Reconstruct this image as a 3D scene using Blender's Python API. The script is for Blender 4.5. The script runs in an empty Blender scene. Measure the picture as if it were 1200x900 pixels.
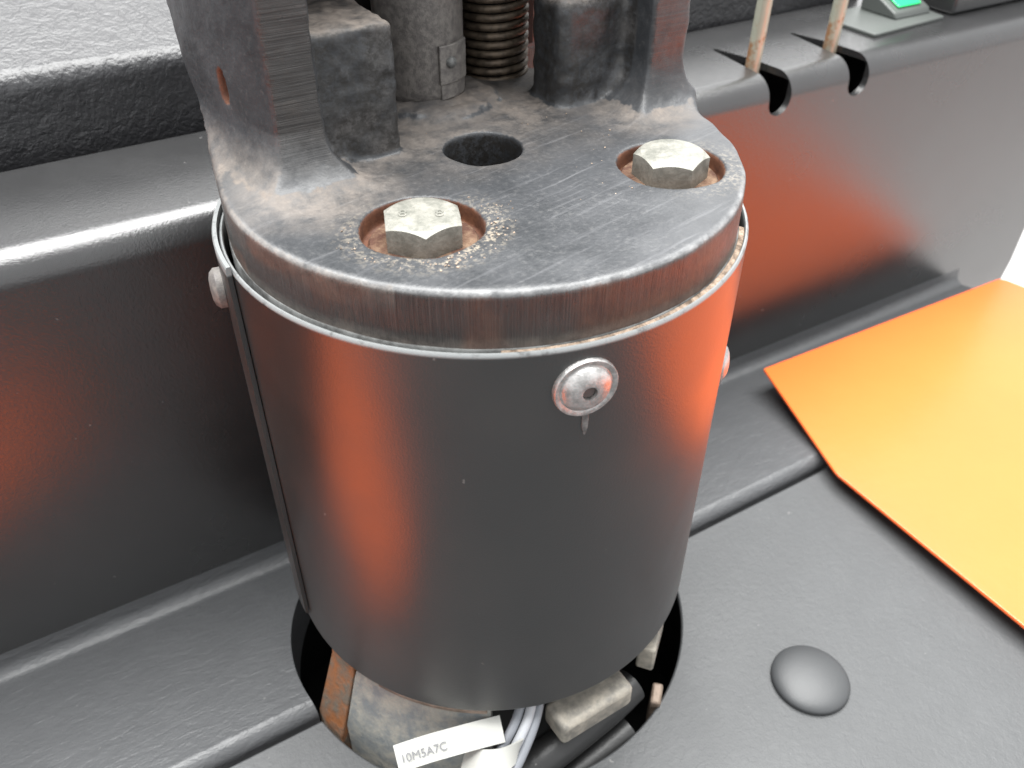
import bpy, bmesh, math, random
import numpy as np
from mathutils import Vector, Matrix
random.seed(4); rng = np.random.default_rng(4)
S = bpy.context.scene
COL = S.collection
R = math.radians

# ------------------------------------------------------------------ camera, world, lights, exposure
def make_camera():
    yaw, pitch, roll = .5563, .6780, .0200
    f = Vector((math.sin(yaw)*math.cos(pitch), math.cos(yaw)*math.cos(pitch), -math.sin(pitch)))
    r = Vector((math.cos(yaw), -math.sin(yaw), 0)); u = r.cross(f)
    r2 = math.cos(roll)*r + math.sin(roll)*u; u2 = -math.sin(roll)*r + math.cos(roll)*u
    cd = bpy.data.cameras.new('camera'); co = bpy.data.objects.new('camera', cd); COL.objects.link(co)
    M = Matrix((r2, u2, -f)).transposed().to_4x4(); M.translation = Vector((-.1375, -.2412, .1411))
    co.matrix_world = M
    cd.sensor_width = 36; cd.lens = 1020/1200*36; cd.clip_start = .01; cd.clip_end = 50
    cd.dof.use_dof = True; cd.dof.focus_distance = .29; cd.dof.aperture_fstop = 16
    S.camera = co
make_camera()
W = bpy.data.worlds.new('World'); S.world = W; W.use_nodes = True
W.node_tree.nodes['Background'].inputs[0].default_value = (.97, .985, 1, 1)
W.node_tree.nodes['Background'].inputs[1].default_value = 1.5
def area(name, loc, target, sx, sy, power, col=(1, 1, 1)):
    l = bpy.data.lights.new(name, 'AREA'); l.shape = 'RECTANGLE'; l.size = sx; l.size_y = sy; l.energy = power; l.color = col
    o = bpy.data.objects.new(name, l); COL.objects.link(o); o.location = loc
    o.rotation_euler = (Vector(target)-Vector(loc)).to_track_quat('-Z', 'Y').to_euler(); return o
area('hall_window_light', (2.4, 4.2, 1.9), (0, 0, 0), 6.0, 2.2, 75, (1, .99, .97))
area('hall_roof_light', (.15, .45, 2.9), (.05, 0, -.1), 3.8, 2.6, 480, (1, 1, .985))
S.view_settings.view_transform = 'Standard'; S.view_settings.look = 'None'
S.view_settings.exposure = 0; S.view_settings.gamma = 1
S.render.engine = 'CYCLES'

# ------------------------------------------------------------------ materials
def mat(name, col=(.03, .03, .03), rough=.4, metal=0, spec=.5):
    m = bpy.data.materials.new(name); m.use_nodes = True
    b = m.node_tree.nodes['Principled BSDF']
    b.inputs['Base Color'].default_value = (*col, 1); b.inputs['Roughness'].default_value = rough
    b.inputs['Metallic'].default_value = metal; b.inputs['IOR'].default_value = 1.5; b.inputs['Specular IOR Level'].default_value = spec
    return m
class NT:
    def __init__(s, m):
        s.t = m.node_tree; s.b = s.t.nodes['Principled BSDF']; s.tc = s.t.nodes.new('ShaderNodeTexCoord')
        s.co = s.tc.outputs['Object']
    def n(s, k, **kw):
        x = s.t.nodes.new(k)
        for a, v in kw.items(): setattr(x, a, v)
        return x
    def l(s, a, b): s.t.links.new(a, b)
    def mapping(s, scale, src=None):
        x = s.n('ShaderNodeMapping'); x.inputs['Scale'].default_value = scale; s.l(src or s.co, x.inputs[0]); return x.outputs[0]
    def noise(s, scale, detail=3, rough=.55, src=None, dist=0):
        x = s.n('ShaderNodeTexNoise'); x.inputs['Scale'].default_value = scale; x.inputs['Detail'].default_value = detail
        x.inputs['Roughness'].default_value = rough; x.inputs['Distortion'].default_value = dist
        s.l(src or s.co, x.inputs['Vector']); return x.outputs['Fac']
    def voro(s, scale, feature='F1', src=None):
        x = s.n('ShaderNodeTexVoronoi', feature=feature); x.inputs['Scale'].default_value = scale
        s.l(src or s.co, x.inputs['Vector']); return x.outputs['Distance']
    def ramp(s, v, a, b, lo=0, hi=1):
        x = s.n('ShaderNodeMapRange'); x.inputs[1].default_value = a; x.inputs[2].default_value = b
        x.inputs[3].default_value = lo; x.inputs[4].default_value = hi; s.l(v, x.inputs[0]); return x.outputs[0]
    def math(s, op, a, b=None):
        x = s.n('ShaderNodeMath', operation=op)
        for i, v in enumerate((a, b)):
            if v is None: continue
            if isinstance(v, (int, float)): x.inputs[i].default_value = v
            else: s.l(v, x.inputs[i])
        return x.outputs[0]
    def mix(s, f, a, b):
        x = s.n('ShaderNodeMix', data_type='RGBA')
        for i, v in ((0, f), (6, a), (7, b)):
            if isinstance(v, (int, float)): x.inputs[i].default_value = v
            elif isinstance(v, tuple): x.inputs[i].default_value = (*v, 1)
            else: s.l(v, x.inputs[i])
        return x.outputs[2]
    def attr(s, name):
        x = s.n('ShaderNodeAttribute'); x.attribute_name = name; return x.outputs['Fac']
    def bump(s, h, dist, strength=1, prev=None):
        x = s.n('ShaderNodeBump'); x.inputs['Distance'].default_value = dist; x.inputs['Strength'].default_value = strength
        s.l(h, x.inputs['Height'])
        if prev: s.l(prev, x.inputs['Normal'])
        return x.outputs[0]
    def sep(s):
        x = s.n('ShaderNodeSeparateXYZ'); s.l(s.co, x.inputs[0]); return x.outputs

def plastic(name, col, rough, grain, depth, stretch=(1, 1, 1), speck=True, spec=.5, ior=1.5, dusty=.07):
    m = mat(name, col, rough, 0, spec); t = NT(m); t.b.inputs['IOR'].default_value = ior
    v = t.mapping(stretch)
    a = t.noise(grain, 4, .6, v, .6); b = t.noise(grain*3.1, 2, .5, v)
    h = t.math('ADD', a, t.math('MULTIPLY', b, .35))
    t.l(t.bump(h, depth), t.b.inputs['Normal'])
    big = t.noise(14, 4, .6)
    t.l(t.ramp(big, .3, .7, rough*.88, rough*1.15), t.b.inputs['Roughness'])
    if speck:
        sp = t.ramp(t.noise(300, 2, .5), .76, .80)
        dust = t.math('MULTIPLY', t.ramp(t.noise(55, 5, .7), .45, .8), dusty)
        c = t.mix(dust, col, tuple(min(1, x*2+.05) for x in col)); c = t.mix(t.math('MULTIPLY', sp, .35), c, (.3, .29, .28))
        t.l(c, t.b.inputs['Base Color'])
    return m
M_body = plastic('black_grained_plastic', (.020, .020, .0205), .25, 760, .00014, ior=1.75)
M_wall = M_body
M_strip = plastic('black_creased_plastic', (.070, .072, .075), .42, 230, .0006, (.5, 1, 1), ior=1.5)
M_deck = plastic('black_soft_grain_plastic', (.058, .060, .062), .47, 330, .00022, ior=1.45)
M_cover = plastic('leather_grain_plastic', (.022, .022, .024), .38, 170, .0010, ior=1.6)
M_plug = plastic('smooth_black_plastic', (.046, .048, .05), .42, 300, .00005, speck=False)
M_black = mat('void_shade_black', (.006, .006, .006), .8)  # near-black stands in for shade inside the well and cavities
M_rubber = plastic('black_rubber', (.02, .02, .02), .42, 200, .0002)

M_drum = mat('satin_black_powder_coat', (.014, .0135, .013), .27)
t = NT(M_drum); t.b.inputs['IOR'].default_value = 1.95; z = t.sep()[2]
edge = t.ramp(z, -.0016, -.0009)
en = t.math('MULTIPLY', edge, t.ramp(t.noise(160, 4, .7), .25, .45))
sp = t.ramp(t.noise(260, 2, .5), .775, .80)
dn = t.math('MULTIPLY', t.ramp(t.noise(22, 3, .5), .45, .8), .08)
c = t.mix(dn, (.014, .0135, .013), (.10, .085, .07)); c = t.mix(t.math('MULTIPLY', sp, .30), c, (.28, .26, .24)); c = t.mix(en, c, (.20, .21, .21))
t.l(c, t.b.inputs['Base Color'])
t.l(t.math('ADD', t.ramp(t.noise(40, 3, .5), .3, .7, .31, .37), t.math('MULTIPLY', edge, .2)), t.b.inputs['Roughness'])
t.l(t.bump(t.noise(1500, 2, .5), .00006), t.b.inputs['Normal'])

M_lip = mat('worn_painted_steel_lip', (.2, .21, .21), .5)
t = NT(M_lip); t.l(t.mix(t.ramp(t.noise(90, 5, .7), .4, .6), (.07, .07, .068), (.22, .225, .22)), t.b.inputs['Base Color'])
M_dustpack = mat('packed_dust', (.34, .24, .17), .95)
t = NT(M_dustpack); t.l(t.mix(t.ramp(t.noise(300, 4, .7), .35, .65), (.12, .085, .06), (.50, .38, .29)), t.b.inputs['Base Color'])
t.l(t.bump(t.noise(900, 3), .0008), t.b.inputs['Normal'])

M_cast = mat('painted_cast_steel', (.06, .06, .062), .42); t = NT(M_cast)
def castmat(t):
    n1 = t.noise(120, 6, .7); n2 = t.noise(520, 4, .65); n3 = t.noise(35, 5, .6)
    c = t.mix(t.ramp(n3, .38, .60), (.026, .028, .031), (.047, .049, .053))
    c = t.mix(t.math('MULTIPLY', t.ramp(n2, .55, .75), .25), c, (.15, .145, .14))
    # machined flats: cutter lines
    mach = t.attr('mach')
    x = t.n('ShaderNodeVectorMath', operation='MULTIPLY'); cr = t.n('ShaderNodeCombineXYZ')
    s = t.sep()
    ang = t.math('ARCTAN2', s[1], s[0])
    t.l(t.math('MULTIPLY', ang, 190), cr.inputs[0]); t.l(t.math('MULTIPLY', s[2], 9), cr.inputs[1])
    lines_v = t.noise(1.6, 4, .75, cr.outputs[0])
    cr2 = t.n('ShaderNodeCombineXYZ'); t.l(t.math('MULTIPLY', s[2], 1500), cr2.inputs[0]); t.l(t.math('MULTIPLY', s[0], 14), cr2.inputs[1]); t.l(t.math('MULTIPLY', s[1], 14), cr2.inputs[2])
    lines_h = t.noise(1.3, 4, .75, cr2.outputs[0])
    cheek = t.attr('cheek')
    ln = t.mix(cheek, lines_v, lines_h)
    mc = t.mix(t.ramp(ln, .42, .70), (.022, .020, .0195), (.078, .073, .070))
    mc = t.mix(t.math('MULTIPLY', t.ramp(n1, .55, .8), .35), mc, (.08, .055, .04))
    c = t.mix(mach, c, mc)
    wear = t.math('MULTIPLY', t.attr('wear'), t.ramp(n1, .30, .66))
    c = t.mix(wear, c, (.30, .30, .30))
    # long scratches wiped across the plate
    cr3 = t.n('ShaderNodeMapping'); cr3.inputs['Rotation'].default_value = (0, 0, R(-12)); t.l(t.co, cr3.inputs[0])
    cr4 = t.n('ShaderNodeMapping'); cr4.inputs['Scale'].default_value = (16, 420, 10); t.l(cr3.outputs[0], cr4.inputs[0])
    scr = t.math('MULTIPLY', t.ramp(t.noise(1, 4, .7, cr4.outputs[0]), .56, .72), t.attr('flat'))
    c = t.mix(t.math('MULTIPLY', scr, .26), c, (.22, .22, .23))
    dust = t.math('MULTIPLY', t.attr('dust'), t.ramp(n1, .28, .58))
    c = t.mix(dust, c, t.mix(n2, (.10, .083, .072), (.26, .225, .195)))
    grit = t.math('MULTIPLY', t.attr('grit'), t.ramp(t.noise(650, 3, .7), .50, .60))
    c = t.mix(grit, c, (.36, .31, .24))
    grime_shade = t.attr('grime_shade'); c = t.mix(t.math('MULTIPLY', grime_shade, t.ramp(t.noise(420, 5, .75), .40, .56)), c, (.020, .018, .016))
    rust = t.attr('rust')
    c = t.mix(rust, c, t.mix(t.ramp(n1, .3, .7), (.055, .018, .010), (.20, .080, .040)))
    t.l(c, t.b.inputs['Base Color'])
    r = t.ramp(n2, .3, .7, .36, .50)
    r = t.math('ADD', r, t.math('MULTIPLY', dust, .4)); r = t.math('ADD', r, t.math('MULTIPLY', rust, .3)); r = t.math('SUBTRACT', r, t.math('MULTIPLY', mach, .10))
    t.l(r, t.b.inputs['Roughness'])
    h = t.math('MULTIPLY', t.noise(700, 4, .6), t.math('SUBTRACT', 1, t.math('MULTIPLY', mach, .8)))
    b1 = t.bump(h, .00016)
    b2 = t.bump(t.math('MULTIPLY', ln, mach), .00035, 1, b1)
    t.l(b2, t.b.inputs['Normal'])
castmat(t)

def metal(name, a, b, rough=.35, m=.9, sc=200, bumpd=.00015):
    mm = mat(name, a, rough, m); t = NT(mm); n = t.noise(sc, 5, .65)
    t.l(t.mix(t.ramp(n, .40, .62), a, b), t.b.inputs['Base Color']); t.l(t.ramp(n, .3, .7, rough*.8, rough*1.4), t.b.inputs['Roughness'])
    t.l(t.bump(t.noise(sc*4, 3), bumpd), t.b.inputs['Normal']); return mm
M_zinc = metal('dull_zinc_plating', (.16, .16, .14), (.24, .233, .205), .42, .08, 260)
M_screw = metal('bright_steel', (.36, .35, .34), (.52, .51, .50), .38, .8, 400, .00012)
M_socket = mat('socket_shade', (.12, .095, .09), .5, .5)
M_cyl = metal('dusty_grey_steel', (.12, .11, .105), (.20, .185, .17), .5, .2, 420)
M_spring = metal('brown_spring_steel', (.06, .046, .034), (.14, .108, .078), .45, .6, 300)
M_copper = metal('rusty_orange_steel', (.26, .10, .035), (.13, .105, .08), .65, .2, 85, .0006)
M_motor = metal('blue_grey_dusty_metal', (.17, .185, .19), (.29, .28, .245), .5, .25, 120, .0003)
M_conn = metal('dusty_grey_casting', (.17, .16, .14), (.34, .31, .26), .6, .1, 110)
M_tan = metal('tan_metal_strap', (.16, .12, .09), (.26, .20, .16), .5, .3, 150)
M_rod = mat('cream_zinc_rod', (.6, .58, .45), .4, .4); t = NT(M_rod)
g = t.ramp(t.sep()[2], -.055, .02, 1, 0)
k = t.math('ADD', t.noise(110, 5, .7), t.math('MULTIPLY', g, .20))
t.l(t.mix(t.ramp(k, .58, .70), t.mix(t.noise(60, 3), (.30, .31, .25), (.46, .45, .36)), (.30, .15, .07)), t.b.inputs['Base Color'])
M_orange = mat('orange_gloss_paint', (.90, .125, .045), .26); t = NT(M_orange); t.b.inputs['IOR'].default_value = 1.65
t.l(t.bump(t.noise(180, 2), .00008), t.b.inputs['Normal']); t.l(t.mix(t.ramp(t.noise(9, 5, .6), .3, .7), (.90, .142, .026), (.92, .155, .030)), t.b.inputs['Base Color'])
M_floor = mat('pale_concrete', (.55, .53, .52), .7); t = NT(M_floor)
t.l(t.mix(t.noise(3, 8, .65), (.48, .46, .45), (.64, .62, .61)), t.b.inputs['Base Color']); t.l(t.bump(t.noise(60, 5), .002), t.b.inputs['Normal'])
M_white = plastic('white_label_film', (.44, .44, .41), .4, 60, .0003, speck=False)
M_ink = mat('grey_print', (.16, .16, .17), .6)
M_cable = plastic('grey_cable_sheath', (.20, .21, .23), .38, 200, .0001, speck=False)
M_cable2 = plastic('pale_cable_sheath', (.40, .41, .43), .38, 200, .0001, speck=False)
M_green = mat('green_lamp_lens', (.02, .42, .13), .2); M_green.node_tree.nodes['Principled BSDF'].inputs['Emission Color'].default_value = (.02, .7, .2, 1)
M_green.node_tree.nodes['Principled BSDF'].inputs['Emission Strength'].default_value = .55
M_switch = plastic('grey_switch_plastic', (.060, .066, .062), .45, 200, .0001, speck=False)

# ------------------------------------------------------------------ helpers
def link(name, me, m=None, parent=None):
    o = bpy.data.objects.new(name, me); COL.objects.link(o)
    if m: me.materials.append(m)
    if parent: o.parent = parent
    return o
def tag(o, label, cat=None, group=None, kind=None):
    o['label'] = label
    if cat: o['category'] = cat
    if group: o['group'] = group
    if kind: o['kind'] = kind
    return o
def root(name, loc, label, cat, group=None, rot=(0, 0, 0)):
    o = bpy.data.objects.new(name, None); COL.objects.link(o); o.location = loc; o.rotation_euler = rot
    o.empty_display_size = .01
    return tag(o, label, cat, group)
def fin(bm, name, m, parent=None, smooth=35, bevel=0, seg=2):
    bmesh.ops.recalc_face_normals(bm, faces=bm.faces)
    me = bpy.data.meshes.new(name); bm.to_mesh(me); bm.free()
    o = link(name, me, m, parent)
    if bevel:
        b = o.modifiers.new('bevel', 'BEVEL'); b.width = bevel; b.segments = seg; b.limit_method = 'ANGLE'; b.angle_limit = R(30)
    if smooth:
        for p in me.polygons: p.use_smooth = True
        me.set_sharp_from_angle(angle=R(smooth))
        if bevel: w = o.modifiers.new('wn', 'WEIGHTED_NORMAL'); w.keep_sharp = True
    return o
def box(bm, lo, hi, M=None):
    g = bmesh.ops.create_cube(bm, size=1)
    for v in g['verts']:
        v.co = Vector([(lo[i]+hi[i])/2+v.co[i]*(hi[i]-lo[i]) for i in range(3)])
        if M: v.co = M @ v.co
def lathe(bm, prof, seg=96, a0=0, a1=360, M=None, closed=False):
    full = abs(a1-a0) >= 360; n = seg if full else seg+1
    rings = []
    for i in range(n):
        a = R(a0+(a1-a0)*i/seg); ring = []
        for r, z in prof:
            co = Vector((r*math.cos(a), r*math.sin(a), z)); ring.append(bm.verts.new(M @ co if M else co))
        rings.append(ring)
    k = len(prof)
    for i in range(n if full else n-1):
        A, B = rings[i], rings[(i+1) % n]
        for j in range(k if closed else k-1):
            bm.faces.new((A[j], B[j], B[(j+1) % k], A[(j+1) % k]))
    if closed and not full: bm.faces.new(rings[0]); bm.faces.new(rings[-1][::-1])
    if not closed and full:
        for j, rev in ((0, 1), (k-1, 0)):
            if prof[j][0] > 1e-6:
                f = [rg[j] for rg in rings]; bm.faces.new(f[::-1] if rev else f)
    bmesh.ops.remove_doubles(bm, verts=bm.verts, dist=1e-7)
def prism(bm, pts, z0, z1, M=None):
    a = [bm.verts.new((M or Matrix()) @ Vector((x, y, z0))) for x, y in pts]
    b = [bm.verts.new((M or Matrix()) @ Vector((x, y, z1))) for x, y in pts]
    n = len(pts); bm.faces.new(a[::-1]); bm.faces.new(b)
    for i in range(n): bm.faces.new((a[i], a[(i+1) % n], b[(i+1) % n], b[i]))
def sweep_x(bm, prof, x0, x1, skew=None):
    A = [bm.verts.new((x0, y, z)) for y, z in prof]; B = [bm.verts.new((x1, y, z)) for y, z in prof]
    n = len(prof); bm.faces.new(A); bm.faces.new(B[::-1])
    for i in range(n): bm.faces.new((A[i], B[i], B[(i+1) % n], A[(i+1) % n]))
    if skew:
        for v in bm.verts: v.co = Vector(skew(v.co))
def arc(cy, cz, r, a0, a1, n=8): return [(cy+r*math.cos(R(a0+(a1-a0)*i/n)), cz+r*math.sin(R(a0+(a1-a0)*i/n))) for i in range(n+1)]
def tube(bm, pts, r, seg=12, caps=True):
    pts = [Vector(p) for p in pts]; rings = []; up = Vector((.3, .2, 1)).normalized()
    for i, p in enumerate(pts):
        d = (pts[min(i+1, len(pts)-1)]-pts[max(i-1, 0)]).normalized()
        s = d.cross(up)
        if s.length < 1e-3: s = d.cross(Vector((1, 0, 0)))
        s.normalize(); up = s.cross(d).normalized()
        rr = r[i] if isinstance(r, (list, tuple)) else r
        rings.append([bm.verts.new(p+rr*(math.cos(2*math.pi*k/seg)*s+math.sin(2*math.pi*k/seg)*up)) for k in range(seg)])
    for A, B in zip(rings, rings[1:]):
        for k in range(seg): bm.faces.new((A[k], A[(k+1) % seg], B[(k+1) % seg], B[k]))
    if caps: bm.faces.new(rings[0][::-1]); bm.faces.new(rings[-1])
def spline(pts, n=10):
    P = [Vector(p) for p in pts]; P = [P[0]*2-P[1]]+P+[P[-1]*2-P[-2]]; out = []
    for i in range(1, len(P)-2):
        for k in range(n):
            u = k/n; a, b, c, d = P[i-1:i+3]
            out.append(.5*((2*b)+(c-a)*u+(2*a-5*b+4*c-d)*u*u+(3*b-a-3*c+d)*u**3))
    return out+[P[-2]]
def cut(o, cutters):
    for c in cutters:
        md = o.modifiers.new('cut', 'BOOLEAN'); md.object = c; md.operation = 'DIFFERENCE'; md.solver = 'EXACT'
    dg = bpy.context.evaluated_depsgraph_get(); dg.update()
    me = bpy.data.meshes.new_from_object(o.evaluated_get(dg))
    o.modifiers.clear(); old = o.data; o.data = me
    for c in cutters: bpy.data.objects.remove(c)
    return o
def soften(o, width, ang=30, smooth=35, seg=2):
    me = o.data
    for p in me.polygons: p.use_smooth = True
    me.set_sharp_from_angle(angle=R(smooth))
    if width:
        b = o.modifiers.new('bevel', 'BEVEL'); b.width = width; b.segments = seg; b.limit_method = 'ANGLE'; b.angle_limit = R(ang)
    w = o.modifiers.new('wn', 'WEIGHTED_NORMAL'); w.keep_sharp = True
    return o
def radial(a, r, z):          # frame whose +z points outwards from the cover at angle a
    ca, sa = math.cos(R(a)), math.sin(R(a))
    return Matrix(((-sa, 0, ca, r*ca), (ca, 0, sa, r*sa), (0, 1, 0, z), (0, 0, 0, 1)))

# ------------------------------------------------------------------ setting: floor, well
bm = bmesh.new(); prism(bm, [(-8, -8), (8, -8), (8, 8), (-8, 8)], -.92, -.9)
tag(fin(bm, 'floor', M_floor, smooth=0), 'pale bright concrete floor beyond the orange plate', kind='structure')

# body panel: one long upright wall with a rounded top ledge
YW, ZT, ZB = .0925, -.0275, -.2425
prof = [(YW+.004, ZB-.05), (YW, ZB+.0)] + arc(YW+.013, ZT-.013, .013, 180, 90, 10) + [(.1735, ZT), (.1735, ZB-.05)]
bm = bmesh.new(); sweep_x(bm, prof, -1.2, .577, lambda c: (c.x, c.y+(.022*(c.x+.1) if c.y > .15 else 0), c.z))
panel = fin(bm, 'body_panel', M_wall, smooth=0)
cs = []
for sx in (.1635, .2445, .3085):
    bm = bmesh.new()
    pts = [(sx-.0030, .149), (sx-.0058, .118), (sx-.0070, .098), (sx-.0070, .06), (sx+.0070, .06), (sx+.0070, .100), (sx+.0050, .125), (sx-.0005, .1495)]
    if sx > .3: pts = [(x+(y-.1)*.10, y) for x, y in pts]
    prism(bm, pts, -.0405, .05)
    lathe(bm, [(0, -.06), (.007, -.06), (.007, .05), (0, .05)], 24, M=Matrix.Translation((sx, .115, -.0405)) @ Matrix.Rotation(R(90), 4, 'X'))
    me = bpy.data.meshes.new('c'); bmesh.ops.recalc_face_normals(bm, faces=bm.faces); bm.to_mesh(me); bm.free(); cs.append(link('c', me))
# slots are cut in two steps so each cutter stays a clean solid
def slot_cutters(sx):
    out = []
    bm = bmesh.new(); pts = [(sx-.0032, .149), (sx-.0066, .118), (sx-.0085, .098), (sx-.0085, .06), (sx+.0085, .06), (sx+.0085, .102), (sx+.0062, .125), (sx-.0005, .1495)]
    prism(bm, pts, -.0405, .05); bmesh.ops.recalc_face_normals(bm, faces=bm.faces)
    me = bpy.data.meshes.new('c'); bm.to_mesh(me); bm.free(); out.append(link('c', me))
    bm = bmesh.new(); lathe(bm, [(0, .0), (.00845, .0), (.00845, .035), (0, .035)], 24, M=Matrix.Translation((sx, .107, -.0405)) @ Matrix.Rotation(R(90), 4, 'X'))
    bmesh.ops.recalc_face_normals(bm, faces=bm.faces); me = bpy.data.meshes.new('c'); bm.to_mesh(me); bm.free(); out.append(link('c', me))
    return out
for c in cs: bpy.data.objects.remove(c)
cs = []
for sx in (.1635, .2445, .3085): cs += slot_cutters(sx)
# hollow behind the skin so the slots open into darkness
bm = bmesh.new(); box(bm, (.12, .0965, -.12), (.36, .168, -.0315)); bmesh.ops.recalc_face_normals(bm, faces=bm.faces)
me = bpy.data.meshes.new('c'); bm.to_mesh(me); bm.free(); cs.append(link('c', me))
cut(panel, cs); soften(panel, .0008, 50)
tag(panel, 'long black grained plastic wall with rounded top ledge and cable slots behind the round housing', 'panel')

# slightly sloped strip between wall and seam, with hole
HR = .0987
prof = [(-.0165, -.262), (-.0165, -.2262)] + arc(-.0095, -.2262, .007, 180, 92, 8) + [(.0830, -.2385)] + arc(.0845, -.2315, .0075, 275, 350, 6) + [(.0927, -.225), (.0927, -.262)]
bm = bmesh.new(); sweep_x(bm, prof, -.229, .500)
strip = fin(bm, 'floor_strip', M_strip, smooth=0)
def holecut(r=HR, z0=-.32, z1=-.15, cx=0, cy=0):
    bm = bmesh.new(); lathe(bm, [(0, z0), (r, z0), (r, z1), (0, z1)], 128, M=Matrix.Translation((cx, cy, 0))); bmesh.ops.recalc_face_normals(bm, faces=bm.faces)
    me = bpy.data.meshes.new('c'); bm.to_mesh(me); bm.free(); return link('c', me)
cut(strip, [holecut()]); soften(strip, .0006, 50)
tag(strip, 'black creased plastic strip along the foot of the wall with rounded front edge', 'strip')

# front deck plate with the hole's front half and a push-in plug
bm = bmesh.new(); prism(bm, [(-1.1, -2.2), (.485, -2.2), (.485, -.0195), (-1.1, -.0195)], -.2290, -.2248)
deck = fin(bm, 'deck_plate', M_deck, smooth=0); cut(deck, [holecut()]); soften(deck, .0009, 50)
tag(deck, 'large flat black plastic deck plate in front of the seam', 'deck plate')
bm = bmesh.new()
rp = .0182; prof = [(rp-.002, -.0006), (rp-.0004, .0001), (rp, .0009)] + [(rp*math.cos(R(a)), .0014+.0050*math.sin(R(a))) for a in range(6, 91, 7)]
prof[-1] = (0, .0064)
lathe(bm, prof, 64, M=Matrix.Translation((.1085, -.1178, -.2246)))
o = fin(bm, 'plug_cap', M_plug, deck, smooth=60); o['label'] = 'domed round plug cap'
# floor under the left part, beside the strip
bm = bmesh.new(); prism(bm, [(-1.1, -.018), (-.15, -.018), (-.15, .091), (-1.1, .091)], -.2690, -.2650)
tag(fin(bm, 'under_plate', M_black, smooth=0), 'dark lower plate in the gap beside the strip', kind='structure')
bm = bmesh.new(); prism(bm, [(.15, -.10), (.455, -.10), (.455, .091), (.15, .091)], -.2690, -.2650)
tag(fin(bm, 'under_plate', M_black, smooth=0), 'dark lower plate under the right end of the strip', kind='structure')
bm = bmesh.new(); lathe(bm, [(.150, -.2600), (.150, -.42), (0, -.42)], 48)
for f in list(bm.faces):
    if len(f.verts) > 10: bm.faces.remove(f)
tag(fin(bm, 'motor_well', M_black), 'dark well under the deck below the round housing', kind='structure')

# orange plates either side
def orange_plate(name, pts, label):
    bm = bmesh.new(); prism(bm, pts, -.2160, -.2138)
    o = fin(bm, name, M_orange, smooth=30, bevel=.0005, seg=2); return tag(o, label, 'plate')
def rounded(pts, rads, n=8):
    out = []
    for i, (p, r) in enumerate(zip(pts, rads)):
        p = Vector(p); a = Vector(pts[i-1]); b = Vector(pts[(i+1) % len(pts)])
        if r == 0: out.append(tuple(p)); continue
        da = (a-p).normalized()*r; db = (b-p).normalized()*r
        for k in range(n+1):
            u = k/n; out.append(tuple((p+da)*(1-u)**2+p*2*u*(1-u)+(p+db)*u*u))
    return out
orange_plate('orange_plate', rounded([(.2157, -.0322), (.2145, -.1538), (.210, -.62), (.68, -.62), (.53, -.10), (.4935, .0550), (.2498, .0628)], [.003, 0, 0, 0, 0, .006, .001]),
    'bright orange glossy painted plate lying right of the housing')
o = orange_plate('orange_plate', rounded([(-.158, -.105), (-.160, -.045), (-.240, .026), (-.90, .026), (-.90, -.105)], [.003, .003, .003, 0, 0]),
    'orange painted plate left of the housing, outside the view and seen mirrored in it')
# dark legs the plates stand on
for x0, x1, y0, y1 in ((.245, .47, -.60, .04), (-.82, -.250, -.09, .015)):
    bm = bmesh.new(); box(bm, (x0, y0, -.2247), (x1, y1, -.2162))
    tag(fin(bm, 'plate_support', M_black, smooth=0, bevel=.001), 'dark block under the %s orange plate' % ('right' if x0 > 0 else 'left'), 'support')

# upper cover on the ledge
prof = [(.1862, -.12), (.1862, -.004)] + arc(.1862+.010, -.001, .010, 180, 112, 8) + [(.245, .024), (.34, .054), (.60, .11), (.60, -.12)]
bm = bmesh.new(); sweep_x(bm, prof, -1.2, .41)
o = fin(bm, 'upper_cover', M_cover, smooth=0); soften(o, .001, 50)
tag(o, 'leather grained plastic cover behind the ledge, bright on top and dark on its front', 'cover')
bm = bmesh.new(); box(bm, (.4285, .124, -.0268), (.578, .18, .05))
tag(fin(bm, 'control_box', M_body, smooth=30, bevel=.002), 'dark plastic box at the far right end of the ledge', 'box')

# rocker switch with green lens
r0 = root('rocker_switch', (.385, .135, -.0275), 'small grey switch with glowing green lens on the ledge', 'switch')
bm = bmesh.new(); prism(bm, rounded([(-.040, .012), (-.0395, -.018), (.033, -.0130), (.040, .030), (-.02, .030)], [.002]*5, 3), 0, .0022)
fin(bm, 'base_plate', M_switch, r0, bevel=.0006)
bm = bmesh.new(); sweep_x(bm, [(-.004, .0022), (-.002, .006), (.026, .018), (.026, .0022)], -.004, .030)
fin(bm, 'rocker', M_switch, r0, bevel=.001)
bm = bmesh.new(); sweep_x(bm, [(.001, .0078), (.0005, .0088), (.020, .0172), (.020, .0160)], .002, .024)
fin(bm, 'green_lens', M_green, r0, bevel=.0008)

# rods standing in the slots
for sx, y, lab in ((.2428, .1165, 'cream zinc rod with rusty foot standing in the nearer ledge slot, beside the casting'),
                   (.3115, .1215, 'cream zinc rod with rusty foot standing in the slot next to the green switch')):
    bm = bmesh.new(); tube(bm, [(0, 0, -.045), (.0003, 0, 0), (.001, .0005, .05), (.002, .001, .13)], .0042, 20)
    o = fin(bm, 'rod', M_rod); o.location = (sx, y, -.0120); tag(o, lab, 'rod', 'rods in the ledge slots')

# ------------------------------------------------------------------ steering unit
U = root('steering_unit', (0, 0, 0), 'steering drive head with black cast bracket bolted over a satin black round housing', 'steering unit', rot=(-.0055, -.0095, 0))

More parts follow.
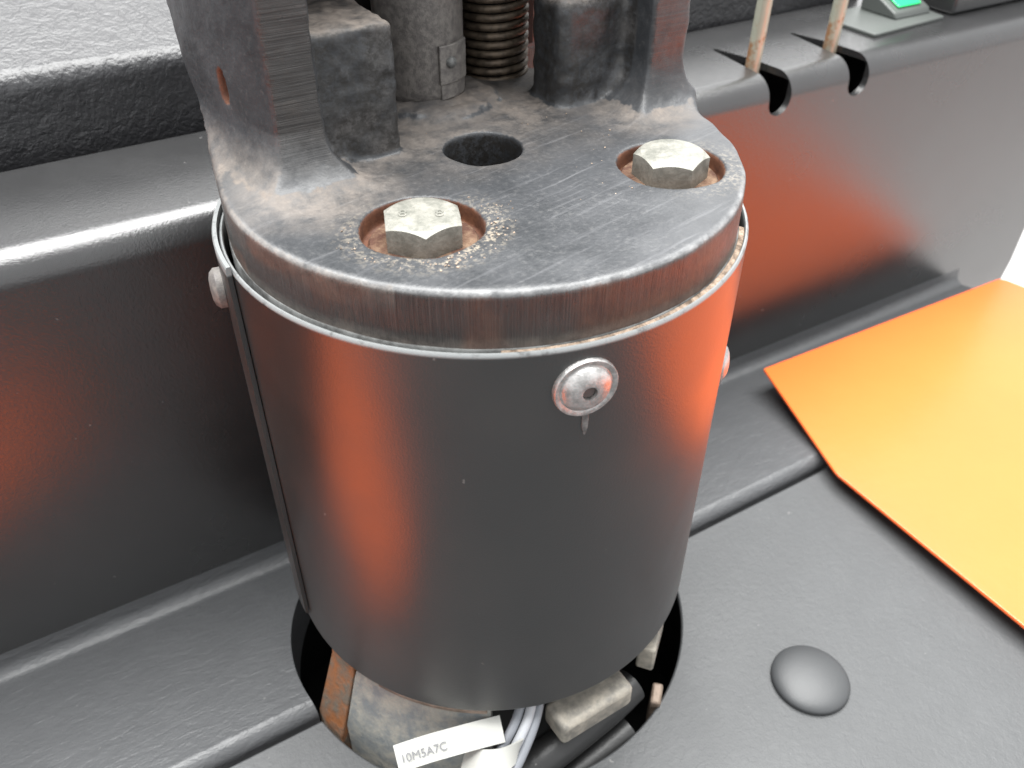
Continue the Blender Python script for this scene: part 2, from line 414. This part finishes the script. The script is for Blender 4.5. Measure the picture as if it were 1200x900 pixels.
def vnoise(P, scale, seed):
    rg = np.random.default_rng(seed); N = 32; G = rg.random((N, N, N)).astype(np.float32)
    Q = P*scale; I = np.floor(Q).astype(int); Fr = (Q-I).astype(np.float32); Fr = Fr*Fr*(3-2*Fr); out = 0
    for a in (0, 1):
        for b in (0, 1):
            for c in (0, 1):
                w = (Fr[..., 0] if a else 1-Fr[..., 0])*(Fr[..., 1] if b else 1-Fr[..., 1])*(Fr[..., 2] if c else 1-Fr[..., 2])
                out = out+w*G[(I[..., 0]+a) % N, (I[..., 1]+b) % N, (I[..., 2]+c) % N]
    return out
def smin(a, b, k): h = np.clip(.5+.5*(b-a)/k, 0, 1); return b*(1-h)+a*h-k*h*(1-h)
def smax(a, b, k): return -smin(-a, -b, k)
def sbox(X, Y, Z, lo, hi, r):
    q = [np.abs(A-(l+h)/2)-((h-l)/2-r) for A, l, h in zip((X, Y, Z), lo, hi)]
    return np.sqrt(sum(np.maximum(v, 0)**2 for v in q))+np.minimum(np.maximum(np.maximum(q[0], q[1]), q[2]), 0)-r
RL = (-.0408, -.0345, .0182); RR = (.0485, -.0390, .0176)
def sdf(X, Y, Z):
    r = np.hypot(X, Y)
    disc = smax(r-.0866, np.abs(Z-.0060)-.0115, .0022)
    # left cheek
    ybz = np.interp(Z, [.0, .015, .022, .030, .038, .059, .09, .14], [.020, .030, .042, .056, .065, .0715, .075, .077]).astype(np.float32)
    s = np.clip((Y-.006)/.062, 0, 1); xo = -.0672-.0105*s*(2-s)
    lc = smax(smax(X+.0520, xo-X, .0018), smax(.0065-Y, Y-ybz, .004), .0018); lc = np.maximum(lc, .004-Z)
    rc = smax(smax(X-.0872, .0700-X, .0018), smax(.0030-Y, Y-ybz, .004), .0018); rc = np.maximum(rc, .004-Z)
    d = smin(disc, lc, .018); d = smin(d, rc, .018)
    bl = sbox(X, Y, Z, (-.058, .0145, .008), (-.0235, .055, .0600), .0022)
    br = sbox(X-np.float32(0.0)-(Z-.052)*-.02*(X < .055), Y, Z, (.0420, .0185, .008), (.080, .0400, .0560), .0050)
    P = np.stack([X, Y, Z], -1)
    d = smin(d, bl, .0025); d = smin(d, br, .004)
    # dished, dirty floor and boss round the cylinder foot
    boss = smax(np.hypot(X-.008, Y-.052)-.022, Z-.0200, .004); d = smin(d, boss, .006)
    back = sbox(X, Y, Z, (-.068, .088, .001), (.084, .0965, .2), .002); d = smin(d, back, .004)
    d = smax(d, .0145-np.sqrt((X-.0017)**2+(Y-.004)**2+0*Z)-.0012, .0012)
    for cx, cy, rr in (RL, RR):
        d = smax(d, -smax(np.hypot(X-cx, Y-cy)-rr, .0110-Z, .0006), .0010)
    hole = -smax(np.hypot((Y-.0322)*2.6, Z-.0437)-.0052, X+.070, .0002)
    d = smax(d, hole, .0008)
    return d, P
def surface_nets():
    h = .00095
    xs = np.arange(-.093, .093, h, dtype=np.float32); ys = np.arange(-.092, .1, h, dtype=np.float32); zs = np.arange(-.0075, .118, h, dtype=np.float32)
    X, Y, Z = np.meshgrid(xs, ys, zs, indexing='ij'); D, P = sdf(X, Y, Z)
    near = np.abs(D) < .004
    Pn = P[near]; D[near] += (vnoise(Pn+.5, 110, 1)-.5)*.0006+(vnoise(Pn+.5, 420, 2)-.5)*.00028*(Pn[:, 2] > .018)
    # rough as-cast blocks
    D[near] += (vnoise(Pn+.5, 300, 3)-.5)*.0009*((Pn[:, 1] > .012) & (Pn[:, 2] > .019) & (np.abs(Pn[:, 0]-.012) < .058))
    D[:, :, -1] = np.maximum(D[:, :, -1], h)
    del P, X, Y, Z
    ins = D < 0; nx, ny, nz = D.shape
    cnt = np.zeros((nx-1, ny-1, nz-1), np.int8)
    for a in (0, 1):
        for b in (0, 1):
            for c in (0, 1): cnt += ins[a:nx-1+a, b:ny-1+b, c:nz-1+c]
    act = (cnt > 0) & (cnt < 8); idx = np.full(act.shape, -1, np.int64); I = np.argwhere(act); idx[act] = np.arange(len(I))
    acc = np.zeros((len(I), 3)); wt = np.zeros(len(I))
    cor = [(a, b, c) for a in (0, 1) for b in (0, 1) for c in (0, 1)]
    for i, p in enumerate(cor):
        for q in cor[i+1:]:
            if sum(abs(p[k]-q[k]) for k in range(3)) != 1: continue
            dp = D[I[:, 0]+p[0], I[:, 1]+p[1], I[:, 2]+p[2]]; dq = D[I[:, 0]+q[0], I[:, 1]+q[1], I[:, 2]+q[2]]
            m = (dp < 0) != (dq < 0); tt = np.where(m, dp/np.where(m, dp-dq, 1), 0)
            pos = np.array(p)[None]+tt[:, None]*(np.array(q)-np.array(p))[None]
            acc[m] += pos[m]; wt[m] += 1
    V = I+acc/np.maximum(wt, 1)[:, None]; V = V*h+np.array([xs[0], ys[0], zs[0]])
    F = []
    for ax in range(3):
        sl0 = [slice(1, None)]*3; sl0[ax] = slice(0, -1); sl1 = [slice(1, None)]*3; sl1[ax] = slice(1, None)
        sl0 = [slice(1, n-1) for n in D.shape]; sl1 = list(sl0); sl0[ax] = slice(0, D.shape[ax]-1); sl1[ax] = slice(1, D.shape[ax])
        A = ins[tuple(sl0)]; B = ins[tuple(sl1)]; E = np.argwhere(A != B); off = np.array([1, 1, 1]); off[ax] = 0; E = E+off
        u, v = (ax+1) % 3, (ax+2) % 3; q = []
        for du, dv in ((1, 1), (0, 1), (0, 0), (1, 0)):
            e = E.copy(); e[:, u] -= du; e[:, v] -= dv; q.append(idx[e[:, 0], e[:, 1], e[:, 2]])
        q = np.stack(q, 1); flip = ~ins[E[:, 0], E[:, 1], E[:, 2]]
        q[flip] = q[flip][:, ::-1]; F.append(q)
    return V, np.concatenate(F)
V, Fc = surface_nets()
Fc = Fc[(Fc >= 0).all(1)]
me = bpy.data.meshes.new('bracket'); me.vertices.add(len(V)); me.vertices.foreach_set('co', V.astype(np.float32).ravel())
me.loops.add(len(Fc)*4); me.loops.foreach_set('vertex_index', Fc.astype(np.int32).ravel())
me.polygons.add(len(Fc)); me.polygons.foreach_set('loop_start', np.arange(0, len(Fc)*4, 4, dtype=np.int32))
me.update(calc_edges=True); me.validate()
for p in [0]: me.polygons.foreach_set('use_smooth', np.ones(len(me.polygons), bool))
x, y, zz = V[:, 0], V[:, 1], V[:, 2]; rad = np.hypot(x, y)
Nn = np.zeros(len(V)*3); me.vertices.foreach_get('normal', Nn) if False else None
nrm = np.array([v.vector for v in me.vertex_normals]) if len(me.vertex_normals) else np.zeros((len(V), 3))
st = lambda v, a, b: np.clip((v-a)/(b-a), 0, 1)
nlow = vnoise(V+.5, 70, 9); nmid = vnoise(V+.5, 220, 10); nhi = vnoise(V+.5, 600, 12)
side = (st(rad, .0852, .0860)*(zz < .0163)*(np.abs(nrm[:, 2]) < .6))
frontface = (nrm[:, 1] < -.80)*(zz > .0195)*((x < -.050)*1.0 + (x > .068)*.35)*(y < .010)
fade = st(zz, .020, .034)
mach = np.maximum(side, frontface*fade*1.0)
flat = ((nrm[:, 2] > .85) & (zz < .022)).astype(float)
dustv = flat*st(y, -.022, .030)*(.45+.9*(nlow-.3))
dustv += st(nrm[:, 2], .3, .9)*st(zz, .02, .05)*1.0                          # settled on top of the blocks
dustv += (zz > .019)*(y > .012)*(np.abs(x-.012) < .066)*np.clip(1.5*(nlow-.55), 0, 1)*.6
dustv += flat*np.clip(1-np.hypot(x+.058, y+.002)/.028, 0, 1)*.9
dustv += flat*np.clip(1-np.hypot(x-.070, y-.0)/.024, 0, 1)*.9
dustv += st(-zz, -.0035, .001)*st(rad, .085, .086)*.8
dustv += (x < -.062)*(nrm[:, 0] < -.4)*np.clip(1-np.abs(zz-.020)/.012, 0, 1)*.7
wear = np.clip(1-np.abs(rad-.0862)/.0016, 0, 1)*np.clip(1-np.abs(zz-.0170)/.0016, 0, 1)*np.clip(.25+1.6*st(-(y+x*.3), .0, .06), 0, 1)*(.5+nlow)
wear += .35*np.clip(1-np.hypot(x+.067, (y-.004))/.020, 0, 1)*(zz > .014)*(zz < .035)
rust = np.zeros(len(V)); grit = np.zeros(len(V))
for k, (cx, cy, rr) in enumerate((RL, RR)):
    dd = np.hypot(x-cx, y-cy); rust = np.maximum(rust, (dd < rr+.0004)*(zz < .0172)*np.clip(.5+nmid, 0, 1))
    g = np.clip(1-np.abs(dd-rr-.003)/.0075, 0, 1)*(zz > .0165)
    dirx, diry = (.6, -.75) if k == 0 else (.6, -.6)
    lobe = np.clip(((x-cx)*dirx+(y-cy)*diry)/np.maximum(dd, 1e-5), 0, 1)
    lobe2 = np.clip(((x-cx)*-.95+(y-cy)*-.1)/np.maximum(dd, 1e-5), 0, 1)
    grit = np.maximum(grit, g*(lobe+(.5*lobe2 if k == 0 else 0))*(1 if k == 0 else .55))
grit = grit*.65
hd = np.hypot((y-.0322)*2.6, zz-.0437); rust = np.maximum(rust, (x < -.06)*(hd < .0060)*1.0)
hole_d = np.hypot(x-.0017, y-.004); dustv *= np.where((hole_d < .0135) & (zz < .014), .3, 1)
rust = np.maximum(rust, .35*st(nlow, .66, .8)*(side > .5))
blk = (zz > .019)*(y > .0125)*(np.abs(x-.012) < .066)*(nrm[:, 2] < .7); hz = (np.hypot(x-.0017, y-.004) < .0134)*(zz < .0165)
grime_shade = np.maximum(hz*.95, blk*(.5+.5*nmid))  # bore shade painted in along with the grease; block faces mottled dark
for nm, arr in (('mach', mach), ('grime_shade', grime_shade), ('cheek', (frontface > 0)*1.0), ('flat', flat), ('dust', np.clip(dustv, 0, 1)), ('wear', np.clip(wear, 0, 1)), ('rust', np.clip(rust, 0, 1)), ('grit', np.clip(grit, 0, 1))):
    at = me.attributes.new(nm, 'FLOAT', 'POINT'); at.data.foreach_set('value', arr.astype(np.float32))
brk = link('cast_bracket', me, M_cast, U); brk['label'] = 'black cast bracket with two cheeks, two blocks and a round bolted flange'

# black backing and unseen lid, added to keep the bracket cavity dark
bm = bmesh.new(); box(bm, (-.0515, .0800, .021), (.0695, .0872, .117)); fin(bm, 'black_backing', M_black, U)
bm = bmesh.new(); box(bm, (-.066, .02, .119), (.083, .095, .127)); fin(bm, 'shade_lid', M_black, U)

# sheet steel cover (round housing)
bm = bmesh.new(); R0, R1 = .0890, .0903
lathe(bm, [(R0, -.1765), (R1-.0004, -.1765), (R1, -.1760), (R1, -.1756), (R1, -.1740), (R1, -.0900), (R1, -.0030), (R1, -.0012), (R1, -.0006), (R1-.0005, 0), (R0+.0003, 0), (R0, -.0005)], 160, closed=True)
hs = fin(bm, 'round_cover', M_drum, U, smooth=40); hs['label'] = 'satin black sheet steel cover'
bm = bmesh.new(); lathe(bm, [(R1+.0003, -.1700), (R1+.0017, -.1697), (R1+.0019, -.1690), (R1+.0019, -.1680), (R1+.0019, -.0800), (R1+.0019, -.0010), (R1+.0019, .0006), (R1+.0019, .0012), (R1+.0015, .0018), (R1+.0003, .0018)], 24, 140, 181, closed=True)
fin(bm, 'cover_overlap', M_drum, U, smooth=40)
bm = bmesh.new(); lathe(bm, [(.0862, -.012), (.0872, -.012), (.0873, -.0012), (.0870, -.0006), (.0862, -.0006)], 160, closed=True)
fin(bm, 'inner_lip', M_lip, U, smooth=40)
bm = bmesh.new()
lathe(bm, [(.0872, -.006), (.0892, -.006), (.0892, -.0012), (.0872, -.0008)], 90, 243, 318, closed=True)
fin(bm, 'packed_dust', M_dustpack, U, smooth=60)

def hexpts(r, rot=0): return [(r*math.cos(R(60*i+rot)), r*math.sin(R(60*i+rot))) for i in range(6)]
def hexbolt(parent, cx, cy, z0, rc, hgt, rot):
    M = Matrix.Translation((cx, cy, z0))
    bm = bmesh.new(); N = 48; prof = []
    ri = rc*math.cos(R(30)); rings = []
    def hr(a):
        a = (a-R(rot)+math.pi/6) % (math.pi/3)-math.pi/6; a2 = (a % (math.pi/3)); a2 = a2-math.pi/3 if a2 > math.pi/6 else a2
        return ri/math.cos(math.pi/6-abs(a2))
    # chamfered hex: side ring, chamfer curve, top disc
    def hexr(a):
        b = (a-R(rot)) % (math.pi/3); return ri/math.cos(b-math.pi/6)
    levels = []
    for i in range(N*2):
        a = 2*math.pi*i/(N*2)+R(rot); rh = hexr(a); zc = hgt-max(0, (rh-ri*.955))*.62
        rings.append([bm.verts.new(M @ Vector((rr*math.cos(a), rr*math.sin(a), zz_))) for rr, zz_ in ((rh, 0), (rh, zc), (ri*.95, hgt), (ri*.70, hgt+.0001), (0, hgt+.00005))])
    n = len(rings)
    for i in range(n):
        A, B = rings[i], rings[(i+1) % n]
        for j in range(4): bm.faces.new((A[j], B[j], B[j+1], A[j+1]))
    bmesh.ops.remove_doubles(bm, verts=bm.verts, dist=1e-7)
    return bm, M
def add_bolt(cx, cy, rot, label, marks):
    bm, M = hexbolt(U, cx, cy, .0122, .0126, .0086, rot)
    o = fin(bm, 'hex_bolt', M_zinc, U, smooth=28); o['label'] = label
    bm = bmesh.new(); lathe(bm, [(0, .0105), (.0162, .0105), (.0164, .0110), (.0164, .0118), (.0158, .0124), (0, .0124)], 64, M=Matrix.Translation((cx, cy, 0)))
    fin(bm, 'washer', M_rust, U, smooth=30)
    # raised forging marks on the head
    if marks:
        for txt, dx, dy in marks:
            cu = bpy.data.curves.new('m', 'FONT'); cu.body = txt; cu.size = .0056; cu.extrude = .00022; cu.align_x = 'CENTER'; cu.align_y = 'CENTER'; cu.resolution_u = 3
            to = bpy.data.objects.new('m', cu); COL.objects.link(to)
            dg = bpy.context.evaluated_depsgraph_get(); mm = bpy.data.meshes.new_from_object(to.evaluated_get(dg)); bpy.data.objects.remove(to)
            mo = link('head_marking', mm, M_zinc, o); mo.matrix_local = Matrix.Translation((cx+dx*.9, cy+dy*.9, .0209)) @ Matrix.Rotation(R(-28), 4, 'Z')
M_rust = metal('rusted_washer_steel', (.07, .028, .016), (.20, .13, .085), .9, .1, 170, .0005)
add_bolt(-.0402, -.0338, 8, 'pale zinc hex bolt, left of the two', [('8', -.0055, .0030), ('8', .0048, -.0030)])
add_bolt(.0500, -.0372, 23, 'pale zinc hex bolt, right of the two', [])

# button screws round the cover
def screw(a, r, z, label, s=1.0):
    M = radial(a, r, z)
    bm = bmesh.new()
    lathe(bm, [(.0100*s, -.0006), (.0100*s, .0008), (.0097*s, .0013), (.0088*s, .0013), (.0081*s, .0009), (.0078*s, .0010), (.0073*s, .0018), (.0060*s, .0029), (.0045*s, .0035), (.0028*s, .0038), (.0023*s, .0037), (.0022*s, .0020), (0, .0020)], 48, M=M)
    o = fin(bm, 'button_screw', M_screw, U, smooth=32); o['label'] = label
    bm = bmesh.new(); prism(bm, hexpts(.0021*s, 10), .0021, .0026, M); fin(bm, 'hex_socket', M_socket, o)
screw(-101.6, R1, -.0148, 'shiny round socket screw on the front of the cover')
screw(320, R1-.0010, -.0600, 'socket screw half hidden at the right edge of the cover', .95)
bm = bmesh.new(); M = radial(170, R1+.0018, -.0150)
lathe(bm, [(.0068, 0), (.0068, .0022), (.0055, .0036), (.0035, .0042), (0, .0044)], 32, M=M)
o = fin(bm, 'button_screw', M_cyl, U, smooth=40); o['label'] = 'dark screw on the left edge of the cover'
# small slit with bare metal edge under the front screw
bm = bmesh.new(); pts = [(-.0010, 0), (-.0011, -.0030), (-.0009, -.0065), (-.0002, -.0090), (.0003, -.0090), (.0010, -.0060), (.0011, -.0030), (.0009, 0)]
prism(bm, pts, -.0002, .0005, radial(-101.2, R1, -.0242)); o = fin(bm, 'slit_lip', M_lip, U, bevel=.0002)

# hydraulic cylinder, clip, spring
C = Matrix.Translation((.0060, .0590, 0))
bm = bmesh.new(); lathe(bm, [(0, .0185), (.0130, .0185), (.0155, .0200), (.0165, .0225), (.0165, .116), (0, .116)], 64, M=C)
cyl = fin(bm, 'cylinder', M_cyl, U, smooth=40)
def curved_plate(r0, r1, a0, a1, z0, z1, M): 
    bm = bmesh.new(); lathe(bm, [(r0, z0), (r1, z0), (r1, z1), (r0, z1)], 16, a0, a1, M=M, closed=True); return bm
fin(curved_plate(.0162, .0178, 268, 318, .0262, .0402, C), 'clip', M_cyl, cyl, bevel=.0004)
fin(curved_plate(.0162, .0171, 270, 318, .0205, .0262, C), 'lower_clip', M_cyl, cyl, bevel=.0003)
bm = bmesh.new(); rv = C @ radial(283, .0177, .0340); lathe(bm, [(.0021, -.0004), (.0021, .0008), (.0013, .0017), (0, .0020)], 20, M=rv); fin(bm, 'rivet', M_lip, cyl, smooth=50)
bm = bmesh.new(); pts = []; pitch = .0034
for i in range(30*28): a = 2*math.pi*i/30; pts.append((.0440+.0125*math.cos(a), .0690+.0125*math.sin(a), .0150+pitch*i/30))
tube(bm, pts, .00150, 8); fin(bm, 'coil_spring', M_spring, U, smooth=60)
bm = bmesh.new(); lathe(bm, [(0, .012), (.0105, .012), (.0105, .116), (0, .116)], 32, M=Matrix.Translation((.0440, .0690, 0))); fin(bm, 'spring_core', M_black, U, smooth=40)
# loose debris on the bracket floor
bm = bmesh.new()
for i in range(150):
    a = random.random(); 
    if a < .55: ang = random.uniform(-100, 5); d = random.gauss(.0225, .003); px_, py_ = RL[0]+d*math.cos(R(ang)), RL[1]+d*math.sin(R(ang))
    elif a < .75: ang = random.uniform(150, 260); d = random.gauss(.022, .002); px_, py_ = RL[0]+d*math.cos(R(ang)), RL[1]+d*math.sin(R(ang))
    else: px_, py_ = random.uniform(-.04, .06), random.uniform(-.05, .03)
    if math.hypot(px_-RL[0], py_-RL[1]) < .0192 or math.hypot(px_, py_) > .083 or math.hypot(px_-.0017, py_-.004) < .0155 or math.hypot(px_-RR[0], py_-RR[1]) < .019: continue
    s = random.uniform(.0001, .00032)
    g = bmesh.ops.create_icosphere(bm, subdivisions=1, radius=s, matrix=Matrix.Translation((px_, py_, .0176)) @ Matrix.Rotation(random.random()*6, 4, 'Z') @ Matrix.Diagonal((1.6, 1, .6, 1)))
o = fin(bm, 'grit', M_dustpack, U, smooth=0); o['kind'] = 'stuff'

# motor parts seen below the cover
bm = bmesh.new(); lathe(bm, [(.05, -.172), (.0855, -.172), (.0862, -.1840), (.0858, -.1862), (.0875, -.1900), (.0930, -.2080), (.0960, -.2180), (.0960, -.30), (.05, -.30)], 60, 198, 240, closed=True)
mo = fin(bm, 'motor_housing', M_motor, U, smooth=35, bevel=.0008)
bm = bmesh.new(); lathe(bm, [(.0855, -.1830), (.0880, -.1826), (.0882, -.1803), (.0855, -.1800)], 60, 208, 239, closed=True); fin(bm, 'clamp_band', M_tan, U, bevel=.0004)
bm = bmesh.new(); lathe(bm, [(.0700, -.30), (.1010, -.30), (.0990, -.225), (.0875, -.190), (.0865, -.178), (.0840, -.178)], 24, 187, 197.5, closed=True)
fin(bm, 'rusty_shield', M_copper, U, smooth=40, bevel=.0008)
def oriented(p0, p1, up=(0, 0, 1)):
    a = Vector(p0); b = Vector(p1); X_ = (b-a).normalized(); Z_ = Vector(up); Y_ = Z_.cross(X_).normalized(); Z_ = X_.cross(Y_)
    M = Matrix((X_, Y_, Z_)).transposed().to_4x4(); M.translation = (a+b)/2; return M, (b-a).length
M, L = oriented((-.0200, -.0860, -.197), (.0170, -.0850, -.197)); bm = bmesh.new(); box(bm, (-L/2, -.0075, -.007), (L/2, .0075, .006), M); fin(bm, 'terminal_block', M_conn, U, bevel=.0025, seg=3)
bm = bmesh.new(); tube(bm, spline([(-.060, -.083, -.235), (-.025, -.0855, -.222), (.010, -.0830, -.216), (.0270, -.0800, -.214)]), .0082, 20); fin(bm, 'hose', M_rubber, U)
bm = bmesh.new(); tube(bm, spline([(-.050, -.090, -.250), (-.010, -.092, -.237), (.0200, -.0900, -.231)]), .0070, 20); fin(bm, 'hose', M_rubber, U)
M, L = oriented((.0320, -.0840, -.190), (.0500, -.0690, -.190)); bm = bmesh.new(); box(bm, (-L/2, -.002, -.012), (L/2, .006, .003), M); fin(bm, 'end_bracket', M_conn, U, bevel=.0012)
M, L = oriented((.0350, -.0900, -.225), (.0420, -.0830, -.223)); bm = bmesh.new(); box(bm, (-L/2, -.002, -.03), (L/2, .003, .003), M); fin(bm, 'tan_strap', M_tan, U, bevel=.0012)

# cables, tag and tie
def cable(pts, r, m, lab):
    pts = [(x_-.011*min(1, max(0, -.17-z_)/.02), y_-.002*min(1, max(0, -.17-z_)/.02), z_) for x_, y_, z_ in pts]; bm = bmesh.new(); tube(bm, spline(pts), r, 14); o = fin(bm, 'cable', m); tag(o, lab, 'cable', 'cables below the cover'); return o
cable([(-.008, -.052, -.172), (-.0190, -.0755, -.186), (-.0330, -.0845, -.197), (-.052, -.0930, -.209), (-.064, -.098, -.235)], .0020, M_cable, 'leftmost grey cable in the bundle under the cover')
cable([(-.004, -.052, -.172), (-.0150, -.0775, -.186), (-.0290, -.0875, -.197), (-.0475, -.0955, -.209), (-.058, -.101, -.235)], .0021, M_cable2, 'pale grey cable in the middle of the bundle under the cover')
cable([(.000, -.052, -.172), (-.0110, -.0780, -.187), (-.0250, -.0895, -.198), (-.0425, -.0970, -.210), (-.052, -.103, -.235)], .0020, M_cable, 'rightmost grey cable in the bundle, beside the terminal block')
# flag tag: a thin bent strip
def strip_mesh(cl, w, th, updir):
    bm = bmesh.new(); P_ = spline(cl, 6); rows = []
    for i, p in enumerate(P_):
        d = (P_[min(i+1, len(P_)-1)]-P_[max(i-1, 0)]).normalized(); u = Vector(updir); u = (u-d*u.dot(d)).normalized(); n = d.cross(u)
        rows.append([bm.verts.new(p+a*u*w/2+b*n*th/2) for a, b in ((-1, -1), (1, -1), (1, 1), (-1, 1))])
    for A, B in zip(rows, rows[1:]):
        for k in range(4): bm.faces.new((A[k], A[(k+1) % 4], B[(k+1) % 4], B[k]))
    bm.faces.new(rows[0][::-1]); bm.faces.new(rows[-1]); return bm, P_
TL = [(-.0815, -.0700, -.1920), (-.0705, -.0732, -.1900), (-.0592, -.0765, -.1890), (-.0480, -.0795, -.1888), (-.0395, -.0815, -.1895)]
bm, PP = strip_mesh(TL, .0105, .0005, (.05, .88, .45))
tg = fin(bm, 'cable_label', M_white, smooth=50); tag(tg, 'white plastic label strip with small grey print fixed to the cables', 'label')
cu = bpy.data.curves.new('m', 'FONT'); cu.body = '10M5A7C'; cu.size = .0046; cu.extrude = .00005; cu.align_x = 'CENTER'; cu.align_y = 'CENTER'
to = bpy.data.objects.new('m', cu); COL.objects.link(to); dg = bpy.context.evaluated_depsgraph_get(); mm = bpy.data.meshes.new_from_object(to.evaluated_get(dg)); bpy.data.objects.remove(to)
pr = link('print', mm, M_ink, tg)
p0, p1 = Vector(TL[0]), Vector(TL[2]); d = (p1-p0).normalized(); u = Vector((.05, .88, .45)); u = (u-d*u.dot(d)).normalized(); n = d.cross(u)
if n.y > 0: n = -n
u = n.cross(d)
Mx = Matrix((d, u, n)).transposed().to_4x4(); Mx.translation = Vector((-.0710, -.0731, -.1900))+n*.0009-u*.0010; pr.matrix_local = Mx
bm, _ = strip_mesh([(-.0560, -.0790, -.2010), (-.0525, -.0865, -.1950), (-.0450, -.0910, -.1935), (-.0370, -.0900, -.1950), (-.0330, -.0850, -.1990)], .0090, .0008, (.7, .45, .55))
tag(fin(bm, 'cable_tie', M_white, smooth=50), 'white tie wrapped round the grey cable bundle', 'cable tie')
